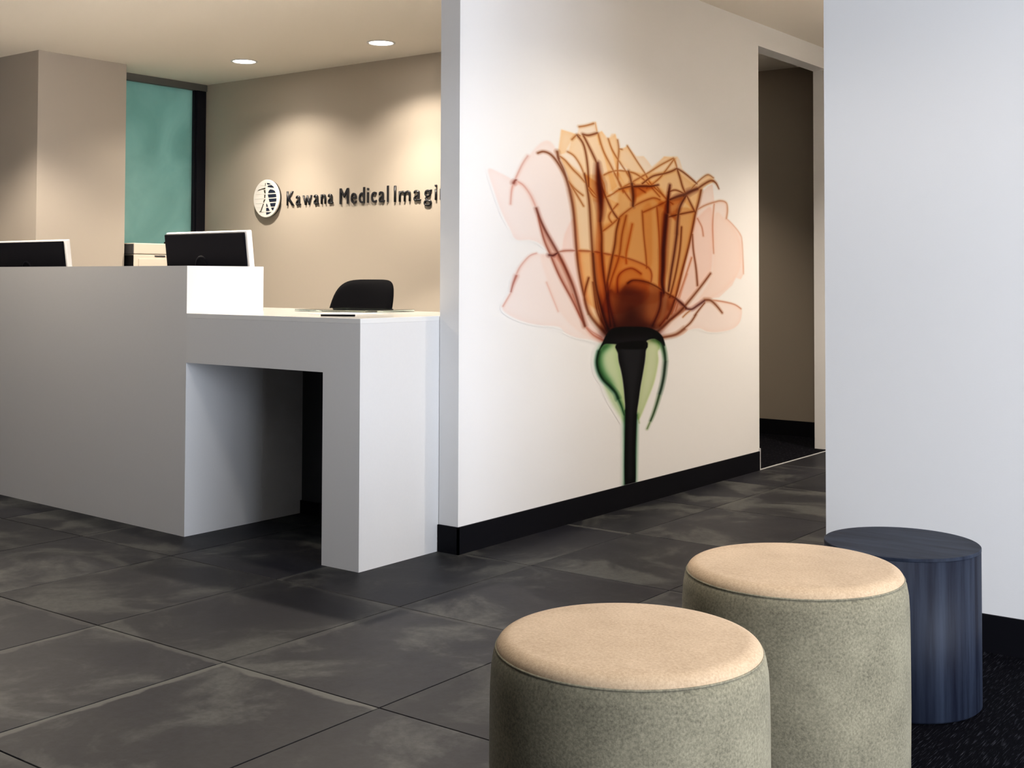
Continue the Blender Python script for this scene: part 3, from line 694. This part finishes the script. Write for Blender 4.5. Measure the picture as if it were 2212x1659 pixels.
STROKES = [
    ((112,66,44),3.5,7.0,[(4299,1644),(4343,1654),(4398,1645),(4454,1611),(4511,1556),(4544,1500)]),
    ((112,66,44),7.7,4.9,[(4544,1500),(4569,1429),(4584,1357),(4596,1265),(4611,1173),(4635,1087),(4671,1000)]),
    ((112,66,44),4.9,11.1,[(4671,1000),(4701,940),(4762,891),(4850,838)]),
    ((112,66,44),4.9,4.9,[(4448,1659),(4456,1631),(4494,1588),(4523,1544)]),
    ((112,66,44),7.0,3.5,[(4446,1662),(4454,1643),(4462,1631)]),
    ((164,112,74),3.5,3.5,[(4465,1644),(4511,1628),(4569,1593),(4628,1564),(4700,1522),(4786,1473)]),
    ((164,112,74),3.5,3.5,[(4523,1544),(4581,1508),(4652,1479)]),
    ((164,112,74),4.2,2.8,[(4534,1538),(4605,1477),(4658,1430)]),
    ((212,172,162),3.5,4.9,[(4103,1412),(4111,1474),(4131,1512),(4183,1584),(4224,1625)]),
    ((130,75,65),7.0,2.8,[(4124,1502),(4134,1513),(4142,1516)]),
    ((212,172,162),4.2,5.6,[(4142,1513),(4193,1497),(4246,1457),(4289,1402)]),
    ((110,65,55),5.6,5.6,[(4289,1402),(4317,1356),(4355,1310),(4399,1266),(4450,1216)]),
    ((110,60,45),6.3,7.7,[(4450,1216),(4512,1145),(4570,1067),(4618,981),(4671,880)]),
    ((150,95,80),3.5,4.9,[(4300,1371),(4344,1271),(4399,1196),(4467,1106),(4571,995),(4653,901)]),
    ((84,46,42),7.0,2.8,[(4388,1201),(4416,1199),(4455,1213)]),
    ((165,115,100),4.2,3.5,[(4455,1215),(4512,1222),(4605,1224),(4737,1223),(4862,1213),(5017,1199),(5152,1176),(5242,1151),(5270,1116),(5260,1072)]),
    ((212,172,162),2.8,4.9,[(4290,1207),(4237,1193),(4174,1149),(4138,1105)]),
    ((165,105,95),6.3,2.1,[(4144,1108),(4123,1075),(4108,1041)]),
    ((212,172,162),2.8,2.1,[(4108,1038),(4053,981)]),
    ((225,195,185),3.5,2.8,[(4367,1080),(4406,1023),(4456,951)]),
    ((190,125,105),4.2,8.4,[(4671,880),(4738,838),(4825,808)]),
    ((200,150,135),3.5,3.5,[(4571,1028),(4630,935),(4702,866),(4812,822)]),
    ((112,66,44),4.2,6.3,[(4664,1580),(4688,1515),(4706,1442),(4719,1335),(4731,1228)]),
    ((112,66,44),6.3,4.9,[(4731,1228),(4744,1114),(4762,1026),(4799,931),(4856,848)]),
    ((112,66,44),4.2,3.5,[(4604,1752),(4651,1720),(4676,1675),(4694,1603),(4700,1522)]),
    ((164,112,74),3.5,3.5,[(4563,1728),(4604,1753),(4627,1751)]),
    ((164,112,74),3.5,2.8,[(4528,1669),(4580,1654),(4628,1618),(4664,1574)]),
    ((112,66,44),4.2,5.6,[(4657,1754),(4700,1711),(4736,1673),(4773,1629),(4786,1589)]),
    ((84,46,42),9.8,19.5,[(4776,1636),(4783,1582),(4789,1541)]),
    ((84,46,42),20.9,18.1,[(4789,1541),(4796,1501),(4801,1460)]),
    ((84,46,42),16.7,6.3,[(4801,1460),(4805,1406),(4799,1365)]),
    ((112,66,44),7.0,5.6,[(4799,1365),(4811,1297),(4812,1216),(4830,1107),(4862,998),(4888,874)]),
    ((112,66,44),4.9,4.2,[(4776,1595),(4830,1503),(4900,1424),(4951,1385)]),
    ((164,112,74),3.5,4.2,[(4779,1776),(4823,1701),(4887,1637),(4951,1573),(5017,1514),(5097,1462)]),
    ((164,112,74),4.2,3.5,[(4621,1792),(4675,1802),(4742,1819)]),
    ((112,66,44),4.9,4.2,[(4651,1760),(4700,1760),(4773,1778)]),
    ((215,160,110),2.8,2.8,[(4755,1824),(4773,1778),(4798,1726)]),
    ((164,112,74),2.8,3.5,[(4867,1760),(4899,1714),(4951,1670),(5030,1613),(5097,1561),(5207,1525)]),
    ((164,112,74),3.5,3.5,[(4951,1761),(4962,1720),(4955,1663),(4951,1614),(4958,1566),(5004,1513)]),
    ((164,112,74),2.8,2.8,[(4962,1720),(4990,1720)]),
    ((164,112,74),2.8,3.5,[(5039,1741),(5124,1677),(5207,1618),(5256,1575),(5364,1527),(5437,1494)]),
    ((112,66,44),5.6,4.2,[(5050,1618),(5070,1581),(5084,1539)]),
    ((84,46,42),9.8,7.0,[(5081,1560),(5093,1504),(5091,1451)]),
    ((164,112,74),3.5,3.5,[(4830,1585),(4887,1603),(4958,1615),(5050,1616),(5124,1609),(5221,1576),(5349,1511)]),
    ((164,112,74),3.5,3.5,[(4824,1475),(4900,1497),(4964,1525),(5057,1558),(5152,1593),(5249,1629),(5364,1674),(5489,1717)]),
    ((112,66,44),3.5,4.9,[(4964,1525),(5057,1544),(5138,1549),(5221,1558)]),
    ((84,46,42),6.3,3.5,[(5097,1547),(5193,1555),(5263,1559),(5335,1570)]),
    ((112,66,44),3.5,4.2,[(5179,1566),(5278,1609),(5393,1631),(5467,1648),(5524,1667)]),
    ((112,66,44),4.2,4.2,[(5524,1667),(5588,1653),(5666,1628),(5737,1602)]),
    ((112,66,44),4.2,4.9,[(5527,1665),(5557,1620),(5588,1570),(5634,1527)]),
    ((164,112,74),3.5,3.5,[(5489,1717),(5512,1692),(5527,1665)]),
    ((164,112,74),2.8,3.5,[(5221,1547),(5349,1606),(5497,1714)]),
    ((84,46,42),5.6,13.9,[(5452,1502),(5527,1521),(5603,1536)]),
    ((84,46,42),15.3,8.4,[(5595,1532),(5665,1555),(5745,1575)]),
    ((112,66,44),6.3,5.6,[(5745,1575),(5825,1607),(5891,1627),(5933,1626)]),
    ((112,66,44),6.3,2.1,[(5925,1628),(5958,1616),(5987,1590)]),
    ((164,112,74),3.5,3.5,[(5634,1542),(5729,1601),(5809,1641),(5867,1658),(5925,1645)]),
    ((112,66,44),4.2,5.6,[(5634,1527),(5681,1483),(5725,1443)]),
    ((112,66,44),7.0,4.9,[(5785,1570),(5760,1510),(5725,1447),(5696,1377)]),
    ((112,66,44),4.9,4.2,[(5696,1377),(5649,1269),(5587,1154),(5526,1034),(5473,946),(5421,895)]),
    ((84,46,42),6.3,9.8,[(5452,1576),(5434,1508),(5429,1434)]),
    ((84,46,42),15.3,16.7,[(5419,1419),(5400,1322),(5385,1241)]),
    ((84,46,42),16.7,8.4,[(5385,1241),(5381,1153),(5370,1079),(5392,1028)]),
    ((84,46,42),5.6,8.4,[(5619,1530),(5557,1470),(5534,1409),(5523,1326)]),
    ((84,46,42),7.0,4.9,[(5523,1326),(5496,1228),(5466,1138),(5436,1035)]),
    ((112,66,44),4.2,4.2,[(5572,1365),(5556,1252),(5511,1124),(5451,1005)]),
    ((164,112,74),4.2,4.2,[(4799,1311),(4900,1355),(5017,1416),(5138,1464),(5277,1500),(5349,1496)]),
    ((164,112,74),4.2,4.9,[(5179,1423),(5335,1466),(5422,1493)]),
    ((112,66,44),4.9,3.5,[(5437,1412),(5557,1432),(5712,1454)]),
    ((190,140,110),4.2,4.2,[(5712,1454),(5825,1490),(5932,1513),(6008,1525),(6074,1517),(6089,1479),(6077,1431)]),
    ((112,66,44),4.2,7.0,[(4965,1385),(4939,1322),(4926,1259),(4900,1190),(4875,1121),(4849,1053)]),
    ((164,112,74),4.9,4.9,[(5030,1402),(4991,1310),(4965,1205),(4900,1100),(4862,1025)]),
    ((164,112,74),4.2,2.8,[(5179,1430),(5193,1316),(5214,1209),(5221,1151)]),
    ((185,115,60),5.6,4.2,[(5084,1362),(5057,1291),(5030,1220),(5030,1171)]),
    ((170,105,60),4.2,4.2,[(5320,1458),(5342,1320),(5349,1174),(5341,1050)]),
    ((112,66,44),3.5,3.5,[(5430,1538),(5512,1554),(5619,1537)]),
    ((164,112,74),3.5,3.5,[(5320,1561),(5407,1507),(5481,1481)]),
    ((164,112,74),3.5,3.5,[(4951,1454),(4874,1396),(4900,1362)]),
    ((164,112,74),3.5,3.5,[(4786,1582),(4830,1544),(4836,1490),(4799,1474)]),
    ((164,112,74),3.5,3.5,[(4700,1509),(4749,1478),(4805,1474)]),
    ((112,66,44),4.2,6.3,[(5044,1076),(5097,1090),(5207,1083),(5306,1061),(5407,1028),(5511,997)]),
    ((84,46,42),7.0,6.3,[(5511,997),(5571,970),(5625,943)]),
    ((84,46,42),5.6,8.4,[(5617,943),(5679,938),(5743,956),(5823,982)]),
    ((112,66,44),8.4,4.2,[(5823,984),(5889,981),(5955,953),(6023,912)]),
    ((190,135,110),3.5,2.8,[(5823,986),(5989,977),(6162,957),(6251,930)]),
    ((112,66,44),4.9,8.4,[(5889,1126),(5791,1063),(5664,988),(5556,929),(5451,887)]),
    ((112,66,44),8.4,9.8,[(5451,887),(5377,852),(5320,832)]),
    ((112,66,44),4.9,4.2,[(5727,910),(5663,866),(5571,831)]),
    ((112,66,44),9.8,7.0,[(5601,838),(5510,811),(5377,801)]),
    ((112,66,44),3.5,4.2,[(5823,970),(5759,933),(5711,903)]),
    ((164,112,74),4.2,2.8,[(5711,949),(5632,920),(5586,899)]),
    ((112,66,44),3.5,4.9,[(5688,1331),(5699,1247),(5727,1155),(5743,1063)]),
    ((190,140,115),3.5,3.5,[(5744,1417),(5792,1373),(5808,1327)]),
    ((200,150,125),3.5,2.8,[(5932,1504),(5915,1393),(5920,1298),(5926,1236)]),
    ((205,155,130),3.5,2.8,[(5633,1124),(5571,1034),(5510,930)]),
    ((190,130,95),4.2,2.8,[(5680,1208),(5571,1049),(5466,916)]),
    ((215,175,155),2.8,2.8,[(6077,1431),(6164,1394),(6244,1348),(6267,1307),(6278,1209),(6284,1127)]),
    ((160,95,60),4.9,4.2,[(4952,1031),(4952,1100),(5004,1135),(5084,1147),(5166,1122)]),
    ((84,46,42),5.6,9.8,[(4737,1214),(4762,1066),(4824,930),(4875,847)]),
    ((112,66,44),4.2,5.6,[(4701,1100),(4665,1014),(4701,933)]),
    ((112,66,44),4.9,5.6,[(4738,1080),(4775,945),(4850,862)]),
    ((120,60,50),6.3,8.4,[(4862,1080),(4875,984),(4926,873)]),
    ((110,55,50),5.6,7.0,[(5363,1028),(5348,948),(5277,863)]),
    ((150,85,60),4.9,5.6,[(5496,990),(5436,917),(5348,860)]),
]
STALK_FILLS = {
    "cap": ((16,16,20),1.0,1,[(4786,757),(4819,795),(4863,840),(4932,863),(5084,863),(5231,854),(5324,832),(5379,800),(5398,757),(5362,781),(5296,799),(5237,796),(5212,784),(5210,754),(4952,765),(4950,783),(4892,790),(4829,789)]),
    "stemfill": ((17,17,20),1.0,1,[(4952,786),(4956,739),(4964,701),(4984,657),(5002,603),(5016,527),(5022,441),(5022,100),(5106,88),(5113,271),(5125,432),(5141,496),(5161,571),(5180,624),(5201,689),(5210,738),(5212,787)]),
    "left": ((186,206,160),1.5,1,[(4952,782),(4883,792),(4819,790),(4783,757),(4769,711),(4786,664),(4825,625),(4883,590),(4932,555),(4972,509),(5002,470),(5018,425),(5018,516),(5002,603),(4982,658),(4964,701),(4956,739)]),
    "leftdk": ((70,118,88),5,1,[(4902,788),(4819,790),(4783,757),(4769,711),(4786,664),(4825,625),(4883,590),(4932,560),(4902,604),(4844,655),(4815,704),(4824,750)]),
    "leftlow": ((196,214,178),3,1,[(4829,604),(4883,527),(4942,469),(5017,401),(5012,453),(4962,521),(4902,567)]),
    "right": ((192,206,164),1.5,1,[(5212,787),(5274,799),(5340,787),(5351,748),(5331,732),(5335,681),(5296,584),(5231,500),(5151,411),(5125,432),(5141,496),(5161,571),(5180,624),(5201,689),(5210,738)]),
    "rightdk": ((110,150,110),4,1,[(5242,796),(5296,803),(5362,787),(5390,746),(5401,689),(5374,730),(5329,770)]),
}
STALK_STROKES = [
    ((36,60,40),5.4,8.6,[(5329,796),(5374,769),(5396,723),(5404,678)]),
    ((30,46,34),8.6,7.5,[(5404,678),(5390,611),(5368,556),(5346,519)]),
    ((50,70,45),7.5,4.8,[(5346,519),(5318,471),(5285,424),(5258,393)]),
    ((110,130,90),4.3,2.1,[(5258,393),(5226,358)]),
    ((150,170,130),2.7,1.1,[(5136,431),(5148,392)]),
    ((24,52,38),5.4,6.4,[(4786,757),(4771,711),(4788,664),(4826,624),(4883,590)]),
    ((20,50,36),6.4,8.6,[(4883,590),(4932,557),(4957,526)]),
    ((40,80,56),6.4,3.2,[(4957,526),(4987,487),(5012,442)]),
    ((70,112,86),7.5,7.5,[(5016,463),(5018,281),(5017,106)]),
    ((70,112,86),7.5,7.5,[(5125,432),(5117,298),(5109,104)]),
]

def raster_poly(P, nx, nz):
    """even-odd fill, 3 sub-rows per cell row for soft edges"""
    P = np.array(P); A = P; B = np.roll(P, -1, axis=0)
    acc = np.zeros((nz, nx))
    xs = np.arange(nx)
    z0 = max(0, int(P[:, 1].min()) - 1); z1 = min(nz, int(P[:, 1].max()) + 2)
    for r in range(z0, z1):
        for s in (-0.33, 0.0, 0.33):
            z = r + s
            k = ((A[:, 1] <= z) & (B[:, 1] > z)) | ((B[:, 1] <= z) & (A[:, 1] > z))
            if not k.any(): continue
            a, b = A[k], B[k]
            c = np.sort(a[:, 0] + (z - a[:, 1]) / (b[:, 1] - a[:, 1]) * (b[:, 0] - a[:, 0]))
            for q in range(0, len(c) - 1, 2):
                acc[r] += np.clip(xs + 0.5 - c[q], 0, 1) * np.clip(c[q + 1] - xs + 0.5, 0, 1) / 3
    return np.clip(acc, 0, 1)

def blur(a, s):
    n = int(3 * s) + 1
    k = np.exp(-0.5 * (np.arange(-n, n + 1) / s) ** 2); k /= k.sum()
    for ax in (0, 1):
        p = np.pad(a, [(n, n) if i == ax else (0, 0) for i in (0, 1)])
        o = np.zeros_like(a)
        for i, w in enumerate(k):
            sl = [slice(None)] * 2; sl[ax] = slice(i, i + a.shape[ax])
            o += w * p[tuple(sl)]
        a = o
    return a

WHITE = srgb((238, 238, 238))
def density(c): return -np.log(np.clip(srgb(c) / WHITE, 0.0015, 1.0))

INK_FILL, INK_LINE = 0.55, 0.85
class Sheet:
    def __init__(s, y0, y1, z0, z1, dy, dz):
        s.y0, s.z0, s.dy, s.dz = y0, z0, dy, dz
        s.nx = int((y1 - y0) / dy) + 1; s.nz = int((z1 - z0) / dz) + 1
        s.D = np.zeros((s.nz, s.nx, 3)); s.cover = np.zeros((s.nz, s.nx)); s.line = np.zeros((s.nz, s.nx, 3))
    def g(s, P): return [((y - s.y0) / s.dy, (z - s.z0) / s.dz) for y, z in P]
    def fill(s, col, bl, sm, P, gain=1.0):
        P = s.g(P)
        if sm: P = smooth_path(P, 6, True)
        m = raster_poly(P, s.nx, s.nz)
        m = blur(m, bl * 2.22 / s.dz)
        rim = np.clip(m - blur(m, 7.0 * 2.22 / s.dz), 0, 1)      # petals print denser towards their rims
        s.D += (0.88 * m + 0.9 * rim * m)[..., None] * density(col) * gain
        s.cover = np.maximum(s.cover, m)
    def stroke(s, col, w0, w1, P, gain=1.0):
        P = np.array(smooth_path(s.g(P), 6)); n = len(P)
        m = np.zeros((s.nz, s.nx))
        for i in range(n - 1):
            a, b = P[i], P[i + 1]
            w = (w0 + (w1 - w0) * i / max(1, n - 1)) / s.dz * 0.5
            w = max(w, 0.7); R = 3.2 * w + 4
            x0 = max(0, int(min(a[0], b[0]) - R)); x1 = min(s.nx, int(max(a[0], b[0]) + R) + 2)
            z0 = max(0, int(min(a[1], b[1]) - R)); z1 = min(s.nz, int(max(a[1], b[1]) + R) + 2)
            if x1 <= x0 or z1 <= z0: continue
            X, Z = np.meshgrid(np.arange(x0, x1), np.arange(z0, z1))
            d = b - a; L2 = max(1e-9, d @ d)
            t = np.clip(((X - a[0]) * d[0] + (Z - a[1]) * d[1]) / L2, 0, 1)
            dist = np.hypot(X - a[0] - t * d[0], Z - a[1] - t * d[1])
            v = 0.60 * np.exp(-0.5 * (dist / (0.75 * w + 0.35)) ** 2) + 0.40 * np.exp(-0.5 * (dist / (1.9 * w + 1.0)) ** 2) * np.clip((R - dist) / 2, 0, 1)
            m[z0:z1, x0:x1] = np.maximum(m[z0:z1, x0:x1], v)
        s.line = np.maximum(s.line, m[..., None] * density(col) * gain)
        s.cover = np.maximum(s.cover, m)
    def build(s, name, parent, owner, which, lift):
        jz, jx = np.nonzero(owner == which)
        base = jz * s.nx + jx
        F = np.stack([base, base + s.nx, base + s.nx + 1, base + 1], 1)
        ids, inv = np.unique(F, return_inverse=True)
        F = inv.reshape(F.shape)
        vz, vx = ids // s.nx, ids % s.nx
        co = np.zeros((len(ids), 3)); co[:, 0] = lift
        co[:, 1] = (s.y0 + vx * s.dy) / 1000 - MURAL[1]; co[:, 2] = (s.z0 + vz * s.dz) / 1000 - MURAL[2]
        me = bpy.data.meshes.new(name)
        me.vertices.add(len(ids)); me.vertices.foreach_set('co', co.ravel())
        me.loops.add(F.size); me.loops.foreach_set('vertex_index', F.ravel().astype(np.int32))
        me.polygons.add(len(F)); me.polygons.foreach_set('loop_start', (np.arange(len(F)) * 4).astype(np.int32))
        me.polygons.foreach_set('loop_total', np.full(len(F), 4, np.int32))
        me.update(calc_edges=True)
        at = me.color_attributes.new('ink', 'FLOAT_COLOR', 'POINT')
        c = np.ones((len(ids), 4)); c[:, :3] = np.exp(-s.D[vz, vx] - s.line[vz, vx]) * np.array(WALLC)
        at.data.foreach_set('color', c.ravel())
        if me.polygons[0].normal.x < 0: me.flip_normals()
        return link(name, me, M_INK, parent)

MURAL = (XM, 5.064, 0.110)
mural = empty('flower_mural', MURAL)
tag(mural, 'large see-through orange rose with dark stem printed on the white wall', 'mural')
sh = Sheet(3900, 6360, 109, 1860, 3.6, 1.9)
def layer(fills, strokes, fg, sg_):
    sh.cover = np.zeros((sh.nz, sh.nx))
    for c_, b_, s_, P_ in fills: sh.fill(c_, b_, s_, P_, fg)
    for c_, a_, b_, P_ in strokes: sh.stroke(c_, a_, b_, P_, sg_)
    k = sh.cover
    return np.maximum(np.maximum(k[:-1, :-1], k[1:, :-1]), np.maximum(k[:-1, 1:], k[1:, 1:]))
ST = STALK_STROKES
k_blossom = layer(FILLS, STROKES, INK_FILL, INK_LINE)
k_left = layer([STALK_FILLS[k] for k in ('left', 'leftdk', 'leftlow')], [ST[i] for i in (5, 6, 7)], 1, 1)
k_right = layer([STALK_FILLS[k] for k in ('right', 'rightdk')], [ST[i] for i in (0, 1, 2, 3, 4)], 1, 1)
k_stem = layer([STALK_FILLS[k] for k in ('stemfill', 'cap')], [ST[i] for i in (8, 9)], 1, 1)
owner = np.where(k_blossom > 0.012, 1, 0)
owner[(k_left > 0.012) & ((owner == 0) | (k_left > 0.5))] = 2
owner[(k_right > 0.012) & ((owner == 0) | (k_right > 0.5))] = 3
owner[(k_stem > 0.012) & ((owner == 0) | (k_stem > 0.5))] = 4
sh.build('blossom', mural, owner, 1, 0.0008)
sh.build('sepal', mural, owner, 2, 0.0008)
sh.build('sepal', mural, owner, 3, 0.0008)
sh.build('stem', mural, owner, 4, 0.0008)

# ------------------------------------------------------------------ stools and round table
def stool(loc, label):
    s_ = empty('pouf_stool', loc)
    tag(s_, label, 'stool', 'velvet drum stools on the carpet')
    R, H_ = 0.253, 0.426
    lathe('body', [(0.0, 0.004), (R - 0.012, 0.004), (R - 0.004, 0.008), (R, 0.018), (R + 0.0015, 0.15), (R + 0.001, 0.30), (R, 0.36), (R - 0.002, 0.395), (R - 0.006, H_ - 0.008), (R - 0.010, H_ - 0.001), (R - 0.014, H_), (0.0, H_)], M_VELVET_SHADED, s_, 128)
    cush = [(0.0, H_ + 0.0005), (R - 0.011, H_ + 0.0005)]
    for k in range(0, 9):
        a = k / 8 * math.pi / 2
        cush.append((R - 0.011 - 0.030 * (1 - math.cos(a)), H_ + 0.0008 + 0.022 * math.sin(a)))
    cush += [(R * 0.6, H_ + 0.0255), (R * 0.3, H_ + 0.0275), (0.0, H_ + 0.028)]
    lathe('seat_cushion', cush, M_VELVET_LIT, s_, 128)
    n = 128; pts = [((R - 0.0105) * math.cos(2 * math.pi * k / n), (R - 0.0105) * math.sin(2 * math.pi * k / n), H_ + 0.0015) for k in range(n + 1)]
    tube('piping', pts, 0.0022, M_VELVET_SHADED, s_, 6)
    lathe('foot_ring', [(R - 0.03, 0.0), (R - 0.012, 0.0), (R - 0.012, 0.0039), (R - 0.03, 0.0039)], M_BLACK, s_, 64)
    return s_
stool((-1.185, 1.925, 0), 'sand velvet drum stool in the foreground, cut off by the bottom picture edge')
stool((-1.18, 2.635, 0), 'sand velvet drum stool between the nearest stool and the blue round table')

tb = empty('round_side_table', (-1.13, 3.20, 0))
tag(tb, 'blue-grey woodgrain drum side table beside the white wall', 'table')
RT, HT = 0.197, 0.408
lathe('drum', [(0.0, 0.003), (RT - 0.004, 0.003), (RT, 0.007), (RT, HT - 0.0085), (0.0, HT - 0.0085)], M_WOOD, tb, 128)
tb.children[0].data.polygons.foreach_set('use_smooth', [abs(p.normal.z) < 0.5 for p in tb.children[0].data.polygons])
lathe('table_top', [(0.0, HT - 0.008), (RT + 0.0005, HT - 0.008), (RT + 0.0005, HT - 0.0015), (RT - 0.001, HT), (0.0, HT)], M_WOODTOP, tb, 128, smooth=False)
lathe('foot_ring', [(RT - 0.03, 0.0), (RT - 0.01, 0.0), (RT - 0.01, 0.0029), (RT - 0.03, 0.0029)], M_BLACK, tb, 64)
